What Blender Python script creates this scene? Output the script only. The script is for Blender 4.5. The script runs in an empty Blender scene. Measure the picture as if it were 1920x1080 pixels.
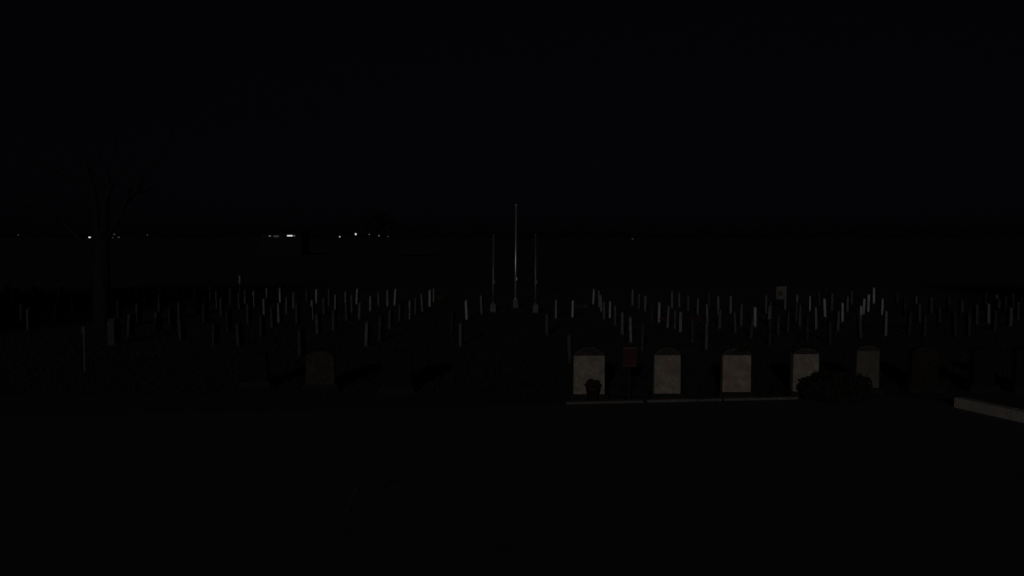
import bpy, math, random
import numpy as np
from mathutils import Vector, Matrix
random.seed(7)
R = math.radians
S = bpy.context.scene
COL = S.collection

# ------------------------------------------------------------------ camera, sky, sun
CAM_H = 3.0
F = 1663.0                                   # focal length in photograph pixels (1920 wide)
PITCH = math.atan((540 - 445) / F)
cd = bpy.data.cameras.new('camera')
cam = bpy.data.objects.new('camera', cd)
COL.objects.link(cam)
cam.location = (0, 0, CAM_H)
cam.rotation_euler = (math.pi / 2 - PITCH, 0, 0)
cd.lens = F / 1920 * 36
cd.sensor_width = 36
cd.clip_start = 0.1
cd.clip_end = 4000
S.camera = cam

SUN_EL, SUN_AZ = R(12), R(10)                # low light from behind the viewer, a little to the left
sun_dir = Vector((math.sin(SUN_AZ) * math.cos(SUN_EL), math.cos(SUN_AZ) * math.cos(SUN_EL), -math.sin(SUN_EL)))
w = bpy.data.worlds.new('World')
S.world = w
w.use_nodes = True
nt = w.node_tree
nt.nodes.clear()
sky = nt.nodes.new('ShaderNodeTexSky')
sky.sky_type = 'NISHITA'
sky.sun_disc = False
sky.sun_elevation = SUN_EL
sky.sun_rotation = math.pi + SUN_AZ
bg = nt.nodes.new('ShaderNodeBackground')
bg.inputs['Strength'].default_value = 0.00019
wo = nt.nodes.new('ShaderNodeOutputWorld')
hs = nt.nodes.new('ShaderNodeHueSaturation')           # night sky: the same dome, almost without hue
hs.inputs['Saturation'].default_value = 0.12
tint = nt.nodes.new('ShaderNodeMix'); tint.data_type = 'RGBA'; tint.blend_type = 'MULTIPLY'
tint.inputs['Factor'].default_value = 1.0
tint.inputs['B'].default_value = (1.0, 0.85, 1.4, 1)
nt.links.new(sky.outputs[0], hs.inputs['Color'])
nt.links.new(hs.outputs[0], tint.inputs['A'])
nt.links.new(tint.outputs['Result'], bg.inputs['Color'])
nt.links.new(bg.outputs[0], wo.inputs['Surface'])
ld = bpy.data.lights.new('sun', 'SUN')
ld.energy = 0.115
ld.angle = R(2)
ld.color = (1.0, 0.95, 0.88)
sun = bpy.data.objects.new('sun', ld)
COL.objects.link(sun)
sun.rotation_euler = sun_dir.to_track_quat('-Z', 'Y').to_euler()
sun.location = (0, -10, 20)
S.view_settings.view_transform = 'Standard'
S.view_settings.look = 'None'
S.view_settings.exposure = 0
S.view_settings.gamma = 1
S.view_settings.use_curve_mapping = False

# ------------------------------------------------------------------ helpers
def ray(px, py):
    """direction through a photograph pixel"""
    v = Vector(((px - 960) / F, 1.0, -(py - 540) / F))
    c, s = math.cos(PITCH), math.sin(PITCH)
    return Vector((v.x, v.y * c + v.z * s, -v.y * s + v.z * c))
def at_z(px, py, z=0.0):
    d = ray(px, py)
    t = (z - CAM_H) / d.z
    return Vector((0, 0, CAM_H)) + d * t
def at_y(px, py, y):
    d = ray(px, py)
    return Vector((0, 0, CAM_H)) + d * (y / d.y)

def tag(o, label=None, cat=None, group=None, kind=None):
    if label: o['label'] = label
    if cat: o['category'] = cat
    if group: o['group'] = group
    if kind: o['kind'] = kind
    return o
def empty(name, loc, rz=0.0):
    o = bpy.data.objects.new(name, None)
    COL.objects.link(o)
    o.location = loc
    o.rotation_euler = (0, 0, rz)
    o.empty_display_size = 0.2
    return o
def link(name, me, parent=None, loc=(0, 0, 0)):
    o = bpy.data.objects.new(name, me)
    COL.objects.link(o)
    o.location = loc
    if parent: o.parent = parent
    return o

class MB:
    def __init__(self): self.v, self.f = [], []
    def add(self, v, f):
        n = len(self.v)
        self.v += [tuple(p) for p in v]
        self.f += [tuple(i + n for i in q) for q in f]
        return self
    def box(self, x0, x1, y0, y1, z0, z1, top=0.0):
        t = top
        self.add([(x0, y0, z0), (x1, y0, z0), (x1, y1, z0), (x0, y1, z0),
                  (x0 + t, y0 + t, z1), (x1 - t, y0 + t, z1), (x1 - t, y1 - t, z1), (x0 + t, y1 - t, z1)],
                 [(3, 2, 1, 0), (4, 5, 6, 7), (0, 1, 5, 4), (1, 2, 6, 5), (2, 3, 7, 6), (3, 0, 4, 7)])
        return self
    def tube(self, pts, rad, n=8, caps=True):
        pts = [Vector(p) for p in pts]
        if not hasattr(rad, '__len__'): rad = [rad] * len(pts)
        b = len(self.v)
        for i, p in enumerate(pts):
            d = (pts[min(i + 1, len(pts) - 1)] - pts[max(i - 1, 0)]).normalized()
            a = d.cross(Vector((0, 1, 0.13))).normalized()
            c = d.cross(a)
            for k in range(n):
                t = 2 * math.pi * k / n
                self.v.append(tuple(p + (a * math.cos(t) + c * math.sin(t)) * rad[i]))
        for i in range(len(pts) - 1):
            for k in range(n):
                self.f.append((b + i * n + k, b + (i + 1) * n + k, b + (i + 1) * n + (k + 1) % n, b + i * n + (k + 1) % n))
        if caps:
            self.f.append(tuple(b + k for k in range(n)))
            self.f.append(tuple(b + (len(pts) - 1) * n + k for k in reversed(range(n))))
        return self
    def lathe(self, prof, n=16, c=(0, 0, 0)):
        b = len(self.v)
        for r, z in prof:
            for k in range(n):
                t = 2 * math.pi * k / n
                self.v.append((c[0] + r * math.cos(t), c[1] + r * math.sin(t), c[2] + z))
        for i in range(len(prof) - 1):
            for k in range(n):
                self.f.append((b + i * n + k, b + i * n + (k + 1) % n, b + (i + 1) * n + (k + 1) % n, b + (i + 1) * n + k))
        self.f.append(tuple(b + k for k in reversed(range(n))))
        self.f.append(tuple(b + (len(prof) - 1) * n + k for k in range(n)))
        return self
    def prism(self, outline, axis, a0, a1, bev=0.0):
        """outline: (u, z) counter-clockwise; extruded along axis 'x' or 'y' with a bevelled rim"""
        n = len(outline)
        cu = sum(p[0] for p in outline) / n
        cz = sum(p[1] for p in outline) / n
        def ring(a, s):
            o = []
            for u, z in outline:
                du, dz = u - cu, z - cz
                L = math.hypot(du, dz) or 1
                u2, z2 = u - du / L * s, z - dz / L * s
                o.append((a, u2, z2) if axis == 'x' else (u2, a, z2))
            return o
        rings = [ring(a0, bev), ring(a0 + bev, 0), ring(a1 - bev, 0), ring(a1, bev)] if bev else [ring(a0, 0), ring(a1, 0)]
        v = [p for r in rings for p in r]
        f = []
        for i in range(len(rings) - 1):
            for k in range(n):
                f.append((i * n + k, i * n + (k + 1) % n, (i + 1) * n + (k + 1) % n, (i + 1) * n + k))
        f.append(tuple(reversed(range(n))))
        f.append(tuple((len(rings) - 1) * n + k for k in range(n)))
        self.add(v, f)
        return self
    def mesh(self, name, mat, smooth=False):
        me = bpy.data.meshes.new(name)
        me.from_pydata(self.v, [], self.f)
        import bmesh
        bm = bmesh.new(); bm.from_mesh(me)
        bmesh.ops.recalc_face_normals(bm, faces=bm.faces)
        bm.to_mesh(me); bm.free()
        if smooth:
            me.polygons.foreach_set('use_smooth', [True] * len(me.polygons))
        me.materials.append(mat)
        return me
    def build(self, name, mat, parent=None, loc=(0, 0, 0), smooth=False):
        return link(name, self.mesh(name, mat, smooth), parent, loc)

def mat(name, a, b, scale=4.0, rough=0.85, bump=0.2, metal=0.0, speck=None, speck_scale=60.0, rnd=0.0, spec=0.3):
    m = bpy.data.materials.new(name)
    m.use_nodes = True
    t = m.node_tree
    p = t.nodes['Principled BSDF']
    p.inputs['Roughness'].default_value = rough
    p.inputs['Metallic'].default_value = metal
    p.inputs['Specular IOR Level'].default_value = spec
    tc = t.nodes.new('ShaderNodeTexCoord')
    oi = t.nodes.new('ShaderNodeObjectInfo')
    off = t.nodes.new('ShaderNodeVectorMath'); off.operation = 'ADD'
    mul = t.nodes.new('ShaderNodeMath'); mul.operation = 'MULTIPLY'; mul.inputs[1].default_value = 37.0
    t.links.new(oi.outputs['Random'], mul.inputs[0])
    t.links.new(tc.outputs['Object'], off.inputs[0])
    t.links.new(mul.outputs[0], off.inputs[1])
    n = t.nodes.new('ShaderNodeTexNoise')
    n.inputs['Scale'].default_value = scale
    n.inputs['Detail'].default_value = 6
    n.inputs['Roughness'].default_value = 0.65
    t.links.new(off.outputs[0], n.inputs['Vector'])
    r = t.nodes.new('ShaderNodeValToRGB')
    r.color_ramp.elements[0].position = 0.32
    r.color_ramp.elements[0].color = (*a, 1)
    r.color_ramp.elements[1].position = 0.68
    r.color_ramp.elements[1].color = (*b, 1)
    t.links.new(n.outputs['Fac'], r.inputs['Fac'])
    col = r.outputs['Color']
    n2 = t.nodes.new('ShaderNodeTexNoise')
    n2.inputs['Scale'].default_value = speck_scale
    n2.inputs['Detail'].default_value = 3
    t.links.new(off.outputs[0], n2.inputs['Vector'])
    if speck:
        r2 = t.nodes.new('ShaderNodeValToRGB')
        r2.color_ramp.elements[0].position = 0.5
        r2.color_ramp.elements[1].position = 0.62
        t.links.new(n2.outputs['Fac'], r2.inputs['Fac'])
        mx = t.nodes.new('ShaderNodeMix'); mx.data_type = 'RGBA'
        mx.inputs['B'].default_value = (*speck, 1)
        t.links.new(r2.outputs['Color'], mx.inputs['Factor'])
        t.links.new(col, mx.inputs['A'])
        col = mx.outputs['Result']
    if rnd:
        hs = t.nodes.new('ShaderNodeHueSaturation')
        mr = t.nodes.new('ShaderNodeMapRange')
        mr.inputs['To Min'].default_value = 1 - rnd
        mr.inputs['To Max'].default_value = 1 + rnd * 0.3
        t.links.new(oi.outputs['Random'], mr.inputs['Value'])
        t.links.new(mr.outputs['Result'], hs.inputs['Value'])
        t.links.new(col, hs.inputs['Color'])
        col = hs.outputs['Color']
    t.links.new(col, p.inputs['Base Color'])
    if bump:
        bp = t.nodes.new('ShaderNodeBump')
        bp.inputs['Strength'].default_value = bump
        bp.inputs['Distance'].default_value = 0.01
        t.links.new(n2.outputs['Fac'], bp.inputs['Height'])
        t.links.new(bp.outputs['Normal'], p.inputs['Normal'])
    return m
def glow(name, c, s):
    m = bpy.data.materials.new(name)
    m.use_nodes = True
    p = m.node_tree.nodes['Principled BSDF']
    p.inputs['Base Color'].default_value = (*c, 1)
    p.inputs['Emission Color'].default_value = (*c, 1)
    p.inputs['Emission Strength'].default_value = s
    return m

M = dict(
    lawn=mat('lawn_soil', (.1, .095, .11), (.15, .14, .16), .8, .95, .4, speck=(.08, .08, .08), speck_scale=25, spec=.1),
    asphalt=mat('asphalt', (.11, .105, .135), (.155, .145, .185), .5, .9, .5, speck=(.19, .18, .215), speck_scale=90, spec=.2),
    grass=mat('grass_blades', (.035, .037, .038), (.06, .06, .062), .6, .9, 0, spec=.1),
    kerb=mat('kerb_concrete', (.2, .19, .17), (.34, .31, .28), 3, .9, .3, speck=(.11, .1, .09), speck_scale=40, rnd=.4),
    ledge=mat('wall_concrete', (.55, .51, .46), (.76, .7, .63), 3, .9, .3, speck=(.5, .44, .4), speck_scale=30, rnd=.15),
    white=mat('white_marble', (.42, .44, .47), (.7, .71, .74), 5, .7, .15, rnd=.15),
    grey=mat('grey_marble', (.2, .21, .23), (.37, .38, .41), 5, .8, .2, rnd=.35),
    dimmed=mat('dimmed_marble', (.1, .105, .11), (.19, .195, .2), 6, .85, .25, rnd=.4),
    dark_stone=mat('dimmed_dark_stone', (.05, .05, .055), (.13, .125, .13), 6, .9, .25, rnd=.4),
    granite=mat('buff_granite', (.26, .25, .215), (.6, .54, .46), 6, .75, .25, speck=(.42, .3, .26), speck_scale=14, rnd=.08),
    pink=mat('pink_granite', (.27, .24, .21), (.6, .49, .41), 6, .75, .25, speck=(.46, .3, .25), speck_scale=13, rnd=.08),
    tan=mat('dimmed_tan_granite', (.12, .112, .1), (.22, .2, .175), 5, .8, .2, speck=(.18, .15, .13), speck_scale=14),
    brown=mat('dimmed_brown_granite', (.05, .042, .036), (.09, .074, .06), 6, .8, .2, speck=(.04, .034, .03), speck_scale=16),
    umber=mat('dimmed_umber_granite', (.03, .026, .023), (.05, .042, .037), 6, .7, .2, speck=(.03, .024, .02), speck_scale=16, spec=.1),
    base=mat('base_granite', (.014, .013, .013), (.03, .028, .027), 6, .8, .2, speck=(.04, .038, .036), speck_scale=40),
    black=mat('unlit_granite', (.012, .012, .014), (.026, .025, .026), 6, .9, .1, speck=(.035, .035, .038), speck_scale=50, spec=.1),
    dimmed_head=mat('dimmed_head_stone', (.04, .037, .035), (.1, .09, .08), 9, .95, .8, speck=(.03, .03, .03), speck_scale=30),
    lit_rim=mat('lit_rim_stone', (.08, .074, .066), (.16, .147, .125), 8, .9, .4),
    alu=mat('brushed_aluminium', (.8, .8, .8), (.92, .92, .92), 2, .33, .03, metal=.7),
    dull_alu=mat('tarnished_aluminium', (.2, .185, .18), (.34, .31, .3), 2, .5, .05, metal=.55),
    plinth=mat('plinth_concrete', (.17, .165, .15), (.27, .26, .24), 6, .9, .3),
    bark=mat('bark', (.02, .018, .018), (.045, .039, .038), 5, .95, .8, speck=(.022, .02, .018), speck_scale=18),
    shrub=mat('evergreen_leaf', (.028, .03, .026), (.055, .055, .05), 3, .7, 0, spec=.15),
    brownleaf=mat('brown_leaf', (.035, .028, .026), (.06, .046, .04), .6, .8, 0, spec=.1),
    shade_leaf=mat('added_shade_tree_leaf', (.03, .045, .02), (.06, .08, .03), .6, .8, 0, spec=.1),
    red=mat('faded_red_paint', (.065, .013, .019), (.11, .02, .028), 9, .6, .05),
    redtrim=mat('faded_trim_paint', (.12, .07, .07), (.17, .1, .1), 9, .6, .05),
    post=mat('grey_steel_post', (.03, .03, .034), (.06, .06, .064), 9, .6, .05, metal=.2),
    flower=mat('dark_red_petal', (.07, .012, .016), (.13, .024, .026), 20, .7, 0),
    rust=mat('rust_petal', (.1, .04, .034), (.17, .065, .05), 20, .7, 0),
    olive=mat('olive_leaf', (.07, .07, .025), (.13, .12, .05), 12, .7, 0),
    clay=mat('dark_red_glaze', (.06, .014, .018), (.095, .024, .028), 12, .6, .05),
    banner=mat('cream_board', (.16, .155, .14), (.26, .25, .225), 9, .85, .1),
    emblem=mat('brown_emblem', (.09, .08, .075), (.13, .11, .1), 9, .85, .1),
    whitepaint=mat('white_paint', (.66, .64, .62), (.8, .78, .76), 9, .5, .05),
    stake=mat('dull_white_stake', (.1, .1, .1), (.16, .16, .16), 9, .7, .05),
    shed=mat('dark_shed_wall', (.02, .019, .026), (.028, .027, .035), .5, .9, .1),
    twig=mat('dry_stalk', (.07, .055, .05), (.13, .1, .09), 14, .9, .1),
)

# ------------------------------------------------------------------ ground, road, kerbs
def sheet(name, pts, z, m, kind='structure'):
    b = MB(); b.add([(x, y, z) for x, y in pts], [tuple(range(len(pts)))])
    return tag(b.build(name, m), kind=kind)

# lawn: one sheet to the horizon, gently uneven inside the cemetery
NX, NY = 60, 60
xs = [math.copysign(abs(u) ** 2.6, u) * 1500 for u in np.linspace(-1, 1, NX)]
ys = list(np.linspace(-40, 90, NY - 8)) + [110, 140, 190, 280, 450, 800, 1400, 2500]
g = MB()
for y in ys:
    for x in xs:
        g.v.append((x, y, 0.02 * math.sin(x * .31 + 1) * math.sin(y * .27) - .02))
for j in range(len(ys) - 1):
    for i in range(NX - 1):
        a = j * NX + i
        g.f.append((a, a + 1, a + NX + 1, a + NX))
ground = tag(g.build('ground', M['lawn'], smooth=True), kind='structure')

kA, kB = at_z(1040, 761), at_z(1660, 747)            # edging along the road in front of the headstones
kd = (kB - kA).normalized()
k0 = kA - kd * 12.0
kS = at_z(1062, 761); kE = at_z(1500, 751)
c1 = at_z(1788, 766); c2 = at_z(1920, 796)
cdv = (c2 - c1).normalized()
road = sheet('road', [(k0.x, k0.y), (kB.x, kB.y), (c1.x + 1.2, c1.y + .2), (c1.x, c1.y), (c2.x + cdv.x * 9, c2.y + cdv.y * 9), (14, -30), (-40, -30), (-40, k0.y - .3)], .004 + .02, M['asphalt'])

kerb = tag(empty('kerb', (0, 0, 0)), kind='structure')
total = (kE - kS).length + .02
L = 1.62
nseg = int(total / L + .5)
L = total / nseg
km = MB().box(0, L - .05, 0, .16, -.1, .058, top=.006).mesh('kerbstone', M['kerb'])
for i in range(nseg):
    p = kS + kd * (total - (i + 1) * L)
    o = link('kerbstone', km, kerb, (p.x, p.y, random.uniform(-.008, .006) + .01))
    o.rotation_euler = (0, 0, math.atan2(kd.y, kd.x) + random.uniform(-.004, .004))
lowwall = empty('low_concrete_wall', c1)
tag(lowwall, 'low pale concrete wall running along the road edge, opposite the dark shrub', 'wall')
ang = math.atan2(cdv.y, cdv.x)
Lw = 1.15
wm = MB().box(0, Lw - .006, 0, .2, -.1, .2, top=.008).mesh('wall_block', M['ledge'])
for i in range(9):
    o = link('wall_block', wm, lowwall, (cdv.x * Lw * i, cdv.y * Lw * i, random.uniform(-.003, .003)))
    o.rotation_euler = (0, 0, ang + random.uniform(-.003, .003))

# short lawn grass
rng = np.random.default_rng(3)
NB = 170000
u = rng.random(NB)
gy = 16.9 + (52 - 16.9) * u ** 1.35
gx = (rng.random(NB) * 2 - 1) * (gy * .62 + 1)
kline = kA.y + (gx - kA.x) * kd.y / kd.x
keep = gy > kline + .3
keep &= ~((gx > kB.x) & (gy < 17.6))
gx, gy = gx[keep], gy[keep]
n = len(gx)
h = .035 + .05 * rng.random(n)
th = rng.random(n) * math.pi
wd = .008 + .012 * rng.random(n)
V = np.zeros((n, 3, 3))
V[:, 0] = np.stack([gx - wd * np.cos(th), gy - wd * np.sin(th), np.full(n, -.05)], 1)
V[:, 1] = np.stack([gx + wd * np.cos(th), gy + wd * np.sin(th), np.full(n, -.05)], 1)
V[:, 2] = np.stack([gx + .03 * rng.normal(size=n), gy + .03 * rng.normal(size=n), h], 1)
me = bpy.data.meshes.new('lawn_grass')
me.vertices.add(n * 3); me.vertices.foreach_set('co', V.reshape(-1))
me.loops.add(n * 3); me.loops.foreach_set('vertex_index', np.arange(n * 3))
me.polygons.add(n); me.polygons.foreach_set('loop_start', np.arange(n) * 3); me.polygons.foreach_set('loop_total', np.full(n, 3))
me.update(); me.validate()
me.materials.append(M['grass'])
tag(link('lawn_grass', me), 'short dark grass covering the cemetery lawn', 'grass', kind='stuff')

# ------------------------------------------------------------------ foliage and tree helpers
def leaves(b, c, rad, n, size, hollow=.35):
    for _ in range(n):
        while True:
            p = Vector((random.uniform(-1, 1), random.uniform(-1, 1), random.uniform(-1, 1)))
            if hollow < p.length < 1: break
        p = Vector((c[0] + p.x * rad[0], c[1] + p.y * rad[1], c[2] + p.z * rad[2]))
        d = Vector((random.gauss(0, 1), random.gauss(0, 1), random.gauss(0, 1))).normalized()
        e = d.orthogonal().normalized()
        s = size * random.uniform(.6, 1.4)
        b.add([p - e * s * .45, p - d * s * .15, p + e * s * .45, p + d * s], [(0, 1, 2, 3)])

def branch(b, p, d, L, r, depth, tips):
    pts, rad = [p], [r]
    q, dd = p.copy(), d.copy()
    for i in range(4):
        dd = (dd + Vector((random.gauss(0, .13), random.gauss(0, .13), random.gauss(.03, .08)))).normalized()
        q = q + dd * L / 4
        pts.append(q.copy()); rad.append(r * (1 - .14 * (i + 1)))
    b.tube(pts, rad, 8 if r > .08 else 5)
    tips.append(q.copy())
    if depth > 0:
        for k in range(random.choice((2, 3, 3))):
            i = random.choice((2, 3, 4))
            nd = (dd + Vector((random.gauss(0, .6), random.gauss(0, .6), random.gauss(.1, .35)))).normalized()
            branch(b, pts[i].copy(), nd, L * random.uniform(.55, .8), rad[i] * random.uniform(.5, .7), depth - 1, tips)

# bare forked tree on the left
tp = at_z(194, 618)
tree = tag(empty('bare_tree', tp), 'bare dark tree with a forked trunk rising among the headstones', 'tree')
b = MB()
b.tube([(0, 0, -.2), (.02, 0, .15), (-.02, 0, 1), (.0, 0, 2.2), (.03, 0, 3.0)], [.42, .33, .27, .25, .24], 12)
b.build('trunk', M['bark'], tree, smooth=True)
b = MB(); tips = []
branch(b, Vector((-.05, 0, 2.85)), Vector((-.3, .05, .95)).normalized(), 2.1, .14, 5, tips)
branch(b, Vector((.05, 0, 2.9)), Vector((.12, -.1, 1)).normalized(), 2.4, .15, 5, tips)
branch(b, Vector((.1, 0, 2.8)), Vector((.4, .1, .9)).normalized(), 2.1, .12, 5, tips)
branch(b, Vector((-.1, 0, 2.4)), Vector((-.8, -.1, .55)).normalized(), 1.7, .09, 4, tips)
b.build('crown', M['bark'], tree, smooth=True)

def leafy_tree(name, label, loc, H, rad, zc, nleaf, size, leafmat, group=None, trunk_r=.3):
    t = tag(empty(name, loc), label, 'tree', group)
    b = MB()
    b.tube([(0, 0, -.2), (.05, 0, zc * .5), (-.05, .05, zc)], [trunk_r * 1.2, trunk_r * .85, trunk_r * .5], 10)
    tips = []
    for k in range(6):
        a = k * 1.05 + random.random()
        branch(b, Vector((0, 0, zc * random.uniform(.45, .8))), Vector((math.cos(a), math.sin(a), .7)).normalized(), rad[0] * .6, trunk_r * .4, 2, tips)
    b.build('trunk', M['bark'], t, smooth=True)
    b = MB()
    for k in range(26):
        p = Vector((random.gauss(0, .45), random.gauss(0, .45), random.gauss(0, .45)))
        if p.length > 1: p = p.normalized() * .9
        c = (p.x * rad[0], p.y * rad[1], zc + p.z * rad[2])
        rr = random.uniform(.25, .45)
        leaves(b, c, (rad[0] * rr, rad[1] * rr, rad[2] * rr), nleaf // 26, size, 0)
    b.build('crown', leafmat, t)
    return t
# unseen trees added behind the viewer to keep light off the outer rows
leafy_tree('added_shade_tree', 'tall leafy tree added out of view to shade rows by the bare tree', (-26, -6, 0), 14, (5.2, 4, 5.2), 8.8, 1700, .5, M['shade_leaf'])
leafy_tree('added_shade_tree', 'broad leafy tree added out of view to shade the outermost rows', (-33, -7, 0), 14, (5.4, 4, 5.2), 8.6, 1700, .5, M['shade_leaf'])
leafy_tree('added_shade_tree', 'leafy tree added out of view to shade rows behind the low concrete wall', (17.0, -6, 0), 14, (5.6, 4, 5), 8.8, 2200, .5, M['shade_leaf'])
# far tree beside the lamps on the horizon
p = at_y(708, 452, 128); p.z = 0
leafy_tree('far_tree', 'dim brownish tree beside the bright lamp on the far horizon', p, 6, (2.3, 2.0, 2.1), 4.4, 2600, .3, M['brownleaf'], trunk_r=.16)

# ------------------------------------------------------------------ slim headstones of the field, seen edge-on
STH = .68
def slab_mesh(m, wdt=.33, t=.075):
    o = [(-wdt / 2, -.12), (wdt / 2, -.12), (wdt / 2, STH - .05)]
    for k in range(1, 8):
        a = math.pi * k / 8
        o.append((wdt / 2 * math.cos(a), STH - .05 + .05 * math.sin(a)))
    o.append((-wdt / 2, STH - .05))
    return MB().prism(o, 'x', -t / 2, t / 2, .008).mesh('headstone', m)
SL = {k: slab_mesh(M[m]) for k, m in (('w', 'white'), ('g', 'grey'), ('d', 'dimmed'), ('k', 'dark_stone'))}  # marble tones carry how strongly the light reaches each stone
# photograph x, y of the top, tone
FIELD = """
1043 561 g;1074 563 w;1027 587 d;1070 626 d;1113 541 w;1124 544 g;1128 552 g;1133 565 g;1144 564 w;1154 572 d;
1168 584 g;1184 593 g;1204 604 k;1186 542 g;1198 550 d;1210 554 g;1223 569 k;1236 566 w;1252 572 g;1265 581 d;
1276 584 g;1260 545 g;1274 548 g;1291 554 d;1308 559 g;1327 569 g;1330 545 d;1347 554 g;1349 580 d;1370 554 g;
1390 569 d;1415 575 w;1441 572 g;1298 596 k;1324 604 d;1379 584 d;1408 593 k;1443 599 k;1445 564 d;1477 582 d;
1494 551 g;1493 566 d;1499 570 d;1518 554 w;1536 545 d;1547 559 w;1530 575 g;1559 549 d;1579 567 w;1570 582 d;
1588 555 g;1596 545 d;1612 573 w;1613 590 d;1618 559 w;1627 551 w;1638 539 w;1653 559 w;1660 582 g;1513 593 k;
1556 601 k;1718 555 w;1723 569 g;1745 557 g;1761 575 d;1790 585 d;1816 585 d;1830 569 g;1852 568 w;1867 552 w;
1870 560 g;1884 554 g;1899 551 w;1908 565 g;1893 575 g;1864 580 d;1436 552 d;1458 590 k;1696 560 k;1704 584 k;
1776 556 d;1802 562 d;1682 548 k;1915 556 g;1846 548 d;1733 590 k;
769 562 g;781 556 d;794 550 g;807 543 w;815 540 g;849 583 k;865 604 d;877 562 w;904 553 g;
527 538 w;525 567 g;553 547 g;577 542 d;588 562 g;595 542 w;598 588 d;609 558 d;630 551 g;627 580 d;650 545 g;
652 567 d;670 541 w;676 566 g;696 554 g;689 602 d;712 547 g;715 591 k;728 543 g;741 541 w;732 580 d;751 569 d;
566 616 k;246 536 g;273 542 g;305 539 w;301 552 g;296 584 d;336 535 w;340 564 g;342 590 k;367 539 g;373 554 g;
396 536 w;409 545 g;417 558 w;430 580 d;404 606 d;434 539 g;451 548 g;450 605 k;461 542 g;467 568 g;478 545 g;
502 539 g;498 559 g;492 590 k;558 566 d;13 535 g;40 551 g;44 568 w;52 558 g;56 577 g;65 536 g;79 541 g;113 536 w;
92 554 d;108 568 d;166 542 d;213 548 g;244 536 g;224 563 d;244 586 d;258 568 d;140 552 d;28 540 d;322 574 d;
385 568 d;512 577 d;540 556 d;618 541 d;662 552 d;
"""
SPECIAL = {
    904: ('slim grey headstone closest to the flagpole base on the bare tree side', None),
    877: ('slim white headstone second from the flagpole bases on the bare tree side', None),
    849: ('very dark slim headstone beside the open central strip, bare tree side', None),
    865: ('dim slim headstone at the road end of the open central strip, bare tree side', None),
    1043: ('slim grey headstone closest to the flagpole base on the square board side', None),
    1074: ('slim bright white headstone second from the flagpole bases, square board side', None),
    1027: ('dim slim headstone in the open central strip just roadward of the flagpoles', None),
    1070: ('low dim headstone directly behind the arched headstone with the flower pot', None),
}
SECTOR = [(150, 'past the bare tree'), (260, 'around the bare tree'), (395, 'between bare tree and white-topped stake'),
          (510, 'around the white-topped stake'), (680, 'behind the dull brown headstone'), (966, 'behind the black headstone'),
          (1150, 'behind the flower pot'), (1205, 'behind the small red sign'), (1310, 'behind the narrow buff headstone'),
          (1440, 'behind the pinkish headstone'), (1550, 'around the square board'), (1665, 'behind the dim tan headstone'),
          (1790, 'behind the dark brown headstone'), (9999, 'behind the low concrete wall')]
TONE = {'w': 'white', 'g': 'grey', 'd': 'dimmed grey', 'k': 'very dark'}
for item in FIELD.replace('\n', '').split(';'):
    if not item.strip(): continue
    px, py, k = item.split()
    px, py = float(px), float(py)
    if px < 470: k = {'w': 'd', 'g': 'd', 'd': 'k', 'k': 'k'}[k] if px > 130 else {'w': 'g', 'g': 'd', 'd': 'k', 'k': 'k'}[k]  # darker stone at this end: fading of the beam put into the colour
    if px > 1690: k = {'w': 'g', 'g': 'd', 'd': 'k', 'k': 'k'}[k]  # likewise darker in colour where the beam fades at the other end
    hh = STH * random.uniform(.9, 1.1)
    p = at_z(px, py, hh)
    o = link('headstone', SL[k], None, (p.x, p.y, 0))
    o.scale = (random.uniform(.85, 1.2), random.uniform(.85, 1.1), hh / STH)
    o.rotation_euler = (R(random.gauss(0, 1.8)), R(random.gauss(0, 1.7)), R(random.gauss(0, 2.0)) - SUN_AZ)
    if int(px) in SPECIAL:
        tag(o, SPECIAL[int(px)][0], 'headstone', 'slim headstones in rows on the lawn')
    else:
        row = 'farthest rows' if p.y > 37 else ('middle rows' if p.y > 29.5 else 'rows nearest the road')
        near = next(n for lim, n in SECTOR if px < lim)
        tag(o, f'slim {TONE[k]} upright headstone, {row}, {near}', 'headstone', f'slim headstones, {row}, {near}')

# a thicker pale stone near the bare tree
p = at_z(213, 597, .72)
o = MB().prism([(-.2, -.1), (.2, -.1), (.2, .64), (.1, .71), (0, .73), (-.1, .71), (-.2, .64)], 'x', -.095, .095, .012).build('headstone', M['dimmed'], None, (p.x, p.y, 0))
tag(o, 'thick pale headstone standing alone in front of the bare tree', 'headstone')
# low flat ledger stone beside the walk
p = at_z(1089, 575)
o = MB().box(-.32, .32, -.3, .3, -.05, .12, top=.015).build('ledger_stone', M['dark_stone'], None, (p.x, p.y, 0))
tag(o, 'low flat dark grave slab lying behind the flagpoles on the square board side', 'grave slab')

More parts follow.
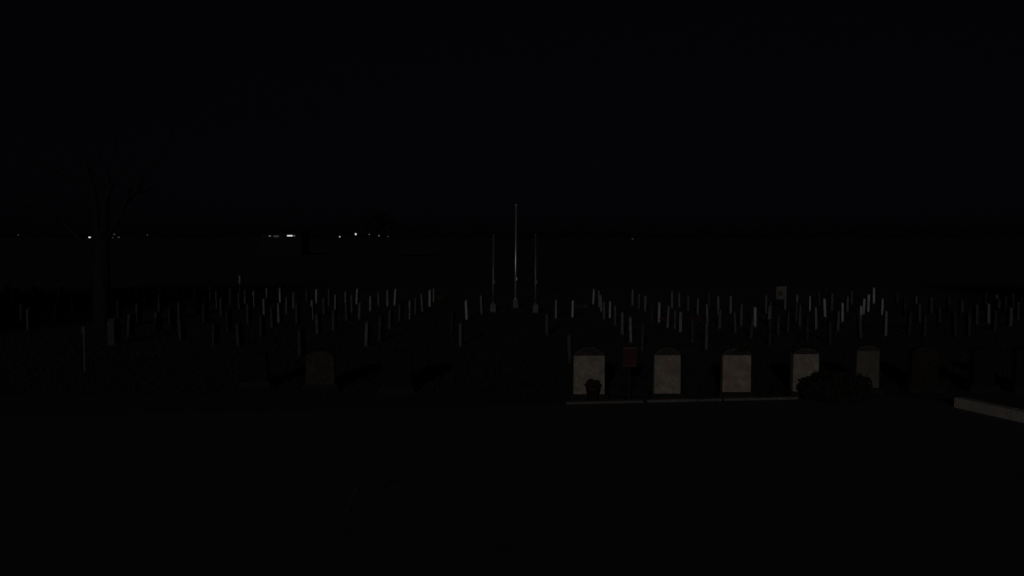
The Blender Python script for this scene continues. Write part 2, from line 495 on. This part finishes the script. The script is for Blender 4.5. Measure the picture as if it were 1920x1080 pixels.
# ------------------------------------------------------------------ arched headstones along the road
def arched(x0, x1, ytop, ysh, ybot, ybase, m, label, head='dimmed_head', T=.17):
    c = at_z((x0 + x1) / 2, ybase)
    y = c.y
    def P(px, py): return at_y(px, py, y)
    W = (P(x1, ybot).x - P(x0, ybot).x)
    zb, zs, zt = P((x0 + x1) / 2, ybot).z, P((x0 + x1) / 2, ysh).z, P((x0 + x1) / 2, ytop).z
    root = tag(empty('arched_headstone', (c.x, y, 0), R(random.uniform(-1.5, 1.5))), label, 'headstone')
    hw = W / 2
    MB().box(-hw - .07, hw + .07, -.06, T + .1, -.1, zb, top=.012).build('base', M['base'], root)
    MB().prism([(-hw, zb - .01), (hw, zb - .01), (hw - .004, zs), (-hw + .004, zs)], 'y', 0, T, .008).build('slab', M[m], root)
    rise = zt - zs
    arc = []
    for k in range(0, 17):
        u = math.cos(math.pi * k / 16)
        arc.append((hw * .985 * u, zs + .003 + rise * (1 - abs(u) ** 2.4) * (1 + random.uniform(-.03, .03))))
    MB().prism(arc, 'y', .006, T - .006, .006).build('arched_head', M[head], root)  # darker colour on the head stands for the beam's cut-off
    MB().tube([(a, .004, z - .006) for a, z in arc], .013, 6).build('arch_rim', M['lit_rim'] if head == 'dimmed_head' else M[head], root)  # paler tube along the arch: a faintly lit edge put into colour and shape
    return root, c, zt
r1, c1s, _ = arched(1075, 1134, 652, 667, 739, 750, 'granite', 'buff arched headstone with a dark flower pot before its lower corner')
r2, c2s, _ = arched(1226, 1276, 653, 666, 738, 749, 'granite', 'narrow buff arched headstone next past the small red sign')
r3, c3s, z3 = arched(1354, 1408, 654, 666, 735, 746, 'pink', 'pinkish arched headstone with a flower spray on its top')
r4, c4s, _ = arched(1486, 1535, 654, 664, 734, 743, 'granite', 'buff arched headstone with its foot partly hidden by the dark shrub')
arched(1605, 1648, 649, 658, 727, 738, 'tan', 'dim tan arched headstone on the low wall side of the dark shrub')  # from here outward the fading beam is put into darker granite colours
arched(1708, 1760, 650, 659, 721, 734, 'umber', 'dark brown, barely lit arched headstone between the dim tan one and the low wall', 'umber')
arched(1824, 1866, 652, 660, 722, 735, 'black', 'black unlit arched headstone standing behind the low concrete wall', 'black')
arched(1904, 1950, 650, 659, 722, 737, 'black', 'black unlit arched headstone at the outer end of the roadside row', 'black')
arched(574, 627, 659, 667, 721, 733, 'brown', 'dull brown, dimly lit arched headstone alone on the bare tree side', 'brown')  # these three also darkened in colour for the fading beam
arched(716, 772, 657, 664, 725, 737, 'black', 'black unlit arched headstone between the dull brown one and the central strip', 'black')
arched(456, 501, 660, 667, 716, 729, 'black', 'black unlit arched headstone beyond the dull brown one toward the bare tree', 'black')

# flower pot before the first arched headstone
p = at_z(1111, 755)
fp = tag(empty('flower_pot', p), 'dark reddish flower pot with blackish foliage before a buff headstone', 'flower pot')
MB().lathe([(.09, 0), (.118, .24), (.13, .242), (.13, .28), (.112, .28), (.1, .26)], 16).build('pot', M['clay'], fp, smooth=True)
b = MB(); leaves(b, (0, 0, .33), (.12, .11, .08), 420, .05, .1); b.build('foliage', M['shrub'], fp)
b = MB()
for _ in range(16):
    a, e = random.uniform(0, 6.28), random.uniform(.0, 1.2)
    c = Vector((.12 * math.cos(a) * math.cos(e), .12 * math.sin(a) * math.cos(e), .3 + .09 * math.sin(e)))
    leaves(b, c, (.025, .025, .02), 12, .035, 0)
b.build('blossoms', M['flower'], fp)
# flower spray saddled on the pinkish headstone
sp = tag(empty('flower_spray', (c3s.x + .07, c3s.y + .08, z3 - .045)), 'dark flower spray lying on top of the pinkish arched headstone', 'flowers')
b = MB(); leaves(b, (.03, -.02, .03), (.2, .09, .05), 150, .07, 0); b.build('foliage', M['shrub'], sp)
b = MB(); leaves(b, (.07, 0, .08), (.05, .05, .05), 40, .04, 0); leaves(b, (-.06, -.03, .05), (.05, .04, .03), 30, .035, 0)
b.tube([(.07, 0, 0), (.08, 0, .1), (.085, 0, .16)], .006, 5); b.build('blossoms', M['rust'], sp)
# small bouquets far down the rows
def bouquet(px, py, m, label, rad):
    p = at_z(px, py)
    t = tag(empty('bouquet', p), label, 'flowers')
    b = MB()
    for k in range(7):
        a = k * .9
        b.tube([(0, 0, -.02), (rad * .7 * math.cos(a), rad * .4 * math.sin(a), .2)], .006, 4)
    b.build('stems', M['olive'], t)
    b = MB(); leaves(b, (0, 0, .2), (rad, rad * .6, .07), 120, .06, 0); b.build('blossoms', m, t)
bouquet(1249, 609, M['rust'], 'small rust red bouquet lying between headstone rows behind the narrow buff headstone', .24)
bouquet(1305, 609, M['rust'], 'small rust red bouquet lying between headstone rows behind the pinkish headstone', .2)
bouquet(826, 566, M['olive'], 'small olive green bunch at the end of the farthest row, bare tree side', .2)

# dark shrub at the roadside
p = at_z(1567, 752)
sh = tag(empty('shrub', p), 'low rounded dark evergreen shrub in front of the buff headstones', 'shrub')
b = MB()
for k in range(9):
    a = k * .7
    b.tube([(0, 0, -.05), (.25 * math.cos(a), .15 * math.sin(a), .22), (.5 * math.cos(a), .3 * math.sin(a), .4)], [.02, .014, .006], 5)
b.build('stems', M['bark'], sh)
b = MB()
leaves(b, (0, 0, .2), (.62, .42, .34), 6500, .05, .25)
for k in range(12):
    a = k * .52
    leaves(b, (.44 * math.cos(a), .28 * math.sin(a), .22 + .12 * random.random()), (.22, .18, .19), 320, .05, 0)
b.build('foliage', M['shrub'], sh)

# ------------------------------------------------------------------ flagpoles
def flagpole(px, ybase, ybt, ytop, bw, m, label, lean=0.0):
    c = at_z(px, ybase)
    y = c.y
    zt = at_y(px, ytop, y).z
    zb = at_y(px, ybt, y).z
    hw = bw * y / F / 2
    t = tag(empty('flagpole', c), label, 'flagpole', 'three flagpoles in the middle of the lawn')
    MB().box(-hw, hw, -hw, hw, -.1, zb, top=.015).build('base', M['plinth'], t)
    MB().lathe([(.075, zb), (.075, zb + .03), (.05, zb + .06), (.046, zb + .07)], 14).build('collar', m, t, smooth=True)
    MB().tube([(0, 0, zb), (lean * .3, 0, zb + (zt - zb) * .3), (lean, 0, zt - .06)], [.046, .044, .032], 14).build('pole', m, t, smooth=True)
    MB().lathe([(.012, zt - .06), (.04, zt - .035), (.045, zt - .01), (.03, zt + .025), (.005, zt + .04)], 12, (lean, 0, 0)).build('finial', m, t, smooth=True)
    MB().tube([(.055, -.05, zb + .9), (lean + .05, -.05, zt - .1)], .005, 5).build('halyard', M['stake'], t)
    MB().box(.035, .065, -.075, -.03, zb + .84, zb + .96).build('cleat', m, t)
flagpole(966.5, 576, 562, 384, 10, M['alu'], 'tallest and brightest flagpole, standing between two shorter ones', .02)
flagpole(924.5, 584, 570, 441, 11, M['dull_alu'], 'short tarnished flagpole on a concrete block, bare tree side of the tall one', .02)
flagpole(1004, 586, 571, 440, 11, M['dull_alu'], 'short grey flagpole on a concrete block, square board side of the tall one')

# ------------------------------------------------------------------ signs and stakes
p = at_z(1180, 752)
y = p.y
zt, zb = at_y(1180, 652, y).z, at_y(1180, 686, y).z
hw = 25 * y / F / 2
s = tag(empty('red_sign', p), 'small dark red rectangular sign on a thin post among headstones', 'sign')
MB().tube([(0, .02, -.1), (0, .02, zt - .03)], .016, 8).build('post', M['post'], s)
MB().box(-hw, hw, -.004, .004, zb, zt).build('panel', M['red'], s)
MB().box(-hw - .004, hw + .004, -.008, .006, zt - .018, zt + .006).build('trim', M['redtrim'], s)
MB().box(-hw - .004, hw + .004, -.008, .006, zb - .006, zb + .014).build('trim', M['redtrim'], s)

p = at_z(1472, 580)
y = p.y
s = tag(empty('square_board', p), 'square pale board with a dark round mark on one side of a post', 'sign')
zt, zb = at_y(1472, 537, y).z, at_y(1472, 561, y).z
ww = 17 * y / F
MB().box(-.04, .04, -.03, .03, -.1, zt + .02, top=.01).build('post', M['grey'], s)
MB().box(-ww, -.04, -.014, .014, zb, zt).build('board', M['banner'], s)
b = MB(); n = 20; cx, cz = -ww * .55, (zt + zb) / 2 - .02
b.tube([(cx, -.02, cz), (cx, -.012, cz)], .11, n); b.build('round_mark', M['emblem'], s)

p = at_z(450, 568)
zt = at_y(450, 517, p.y).z; zm = at_y(450, 531, p.y).z
s = tag(empty('marker_stake', p), 'thin stake with a bright white top, taller than the headstones around', 'stake')
MB().tube([(0, 0, -.1), (0, 0, zm)], .022, 8).build('shaft', M['stake'], s)
MB().tube([(0, 0, zm), (0, 0, zt)], .04, 8).build('white_top', M['whitepaint'], s)

p = at_z(159, 699)
s = tag(empty('marker_post', p), 'thin dim post with a small pale cap in front of the bare tree', 'post')
z1, z2 = at_y(159, 625, p.y).z, at_y(160, 612, p.y).z
MB().tube([(0, 0, -.1), (.01, 0, z1)], .026, 8).build('shaft', M['stake'], s)
MB().box(-.04, .05, -.03, .03, z1, z2, top=.008).build('cap', M['dimmed'], s)

# dry stalk at the near edge
p = at_z(646, 968)
s = tag(empty('dry_stalk', p), 'thin dry leaning weed stalk by itself on the near road surface', 'weed')
MB().tube([(0, 0, 0), (.04, .02, .12), (.12, .03, .28)], [.005, .004, .003], 5).build('stem', M['twig'], s)
b = MB(); leaves(b, (.125, .03, .29), (.018, .018, .025), 26, .022, 0); b.build('seed_head', M['twig'], s)

# ------------------------------------------------------------------ far lamps and lit shed on the horizon
def lamp(px, py, wpx, hpx, c, st, label, D=120.0):
    p = at_y(px, py, D)
    hw, hh = wpx * D / F * .3, hpx * D / F * .28
    t = tag(empty('street_lamp', (p.x, D, 0)), label, 'lamp', 'small lit lamps along the far horizon')
    z = p.z
    MB().tube([(0, 0, -.2), (0, 0, 1), (0, 0, z + hh)], [.06, .05, .04], 8).build('pole', M['shed'], t)
    MB().lathe([(hw * .5, z - hh), (hw, z - hh * .3), (hw, z + hh * .4), (hw * .6, z + hh)], 12).build('lantern', glow('lamp_glass', c, st), t, smooth=True)
    MB().lathe([(hw * 1.15, z + hh), (hw * .7, z + hh * 1.5), (.03, z + hh * 1.9)], 12).build('cap', M['shed'], t, smooth=True)
W_, P_, O_ = (1, .98, .95), (.8, .6, .85), (1, .75, .5)
lamp(168, 445, 7, 4, W_, .85, 'bright white lamp next to the bare tree trunk')
lamp(214.5, 439.5, 5, 4, P_, .05, 'dim violet lamp, highest of three beside the bare tree trunk')
lamp(223, 445, 7, 4, P_, .035, 'dim violet lamp, widest of three beside the bare tree trunk')
lamp(211.5, 445.5, 4, 3, P_, .03, 'dim violet lamp, smallest of three beside the bare tree trunk')
lamp(276.5, 440.5, 4, 3, O_, .035, 'faint lone lamp between the bare tree and the lit shed')
lamp(34.5, 440.5, 4, 3, O_, .035, 'faint lone lamp farthest from the flagpoles, past the bare tree')
lamp(637, 444, 4.5, 4, W_, .4, 'small white lamp between the lit shed and the brownish tree')
lamp(667, 439, 5, 6, (1, .93, .8), .8, 'bright warm white lamp right beside the brownish tree')
lamp(692.5, 439.5, 4.5, 3, O_, .09, 'dim orange lamp in front of the brownish tree')
lamp(710.5, 442, 4.5, 4, W_, .09, 'dim white lamp at the far side of the brownish tree')
lamp(727.5, 443.5, 6, 3, O_, .02, 'faintest orange lamp past the brownish tree')
lamp(1186, 448, 5, 3, W_, .015, 'faint lone lamp on the square board side of the flagpoles')

D = 150.0
p = at_y(527, 442, D)
sd = tag(empty('shed', (p.x, D, 0)), 'low dark far-off shed with small lit windows on the horizon', 'building')
k = D / F
MB().box(-38 * k, 38 * k, 0, 6, -.2, 3.75).build('wall', M['shed'], sd)
b = MB(); b.add([(-41 * k, -.4, 3.75), (41 * k, -.4, 3.75), (41 * k, 6.4, 3.75), (-41 * k, 6.4, 3.75), (-41 * k, 3, 4.4), (41 * k, 3, 4.4)],
                [(0, 1, 5, 4), (2, 3, 4, 5), (1, 2, 5), (3, 0, 4), (3, 2, 1, 0)])
b.build('roof', M['shed'], sd)
def window(px0, px1, py, hpx, c, st):
    a, e = at_y(px0, py, D), at_y(px1, py, D)
    z, hh = a.z, hpx * k / 2
    f = MB()
    x0, x1 = a.x - p.x, e.x - p.x
    f.box(x0 - .06, x1 + .06, -.05, -.002, z + hh, z + hh + .06); f.box(x0 - .06, x1 + .06, -.07, -.002, z - hh - .06, z - hh)
    f.box(x0 - .06, x0, -.05, -.002, z - hh, z + hh); f.box(x1, x1 + .06, -.05, -.002, z - hh, z + hh)
    fo = f.build('window', M['shed'], sd)
    MB().box(x0, x1, -.03, -.004, z - hh, z + hh).build('pane', glow('lit_pane', c, st), fo)
window(538.5, 548.5, 442, 2.3, W_, .75)
window(549.5, 553.5, 442, 2, W_, .06)
window(504, 508, 442.5, 2.2, W_, .06)
window(513, 523, 443, 3, (.8, .75, .9), .003)
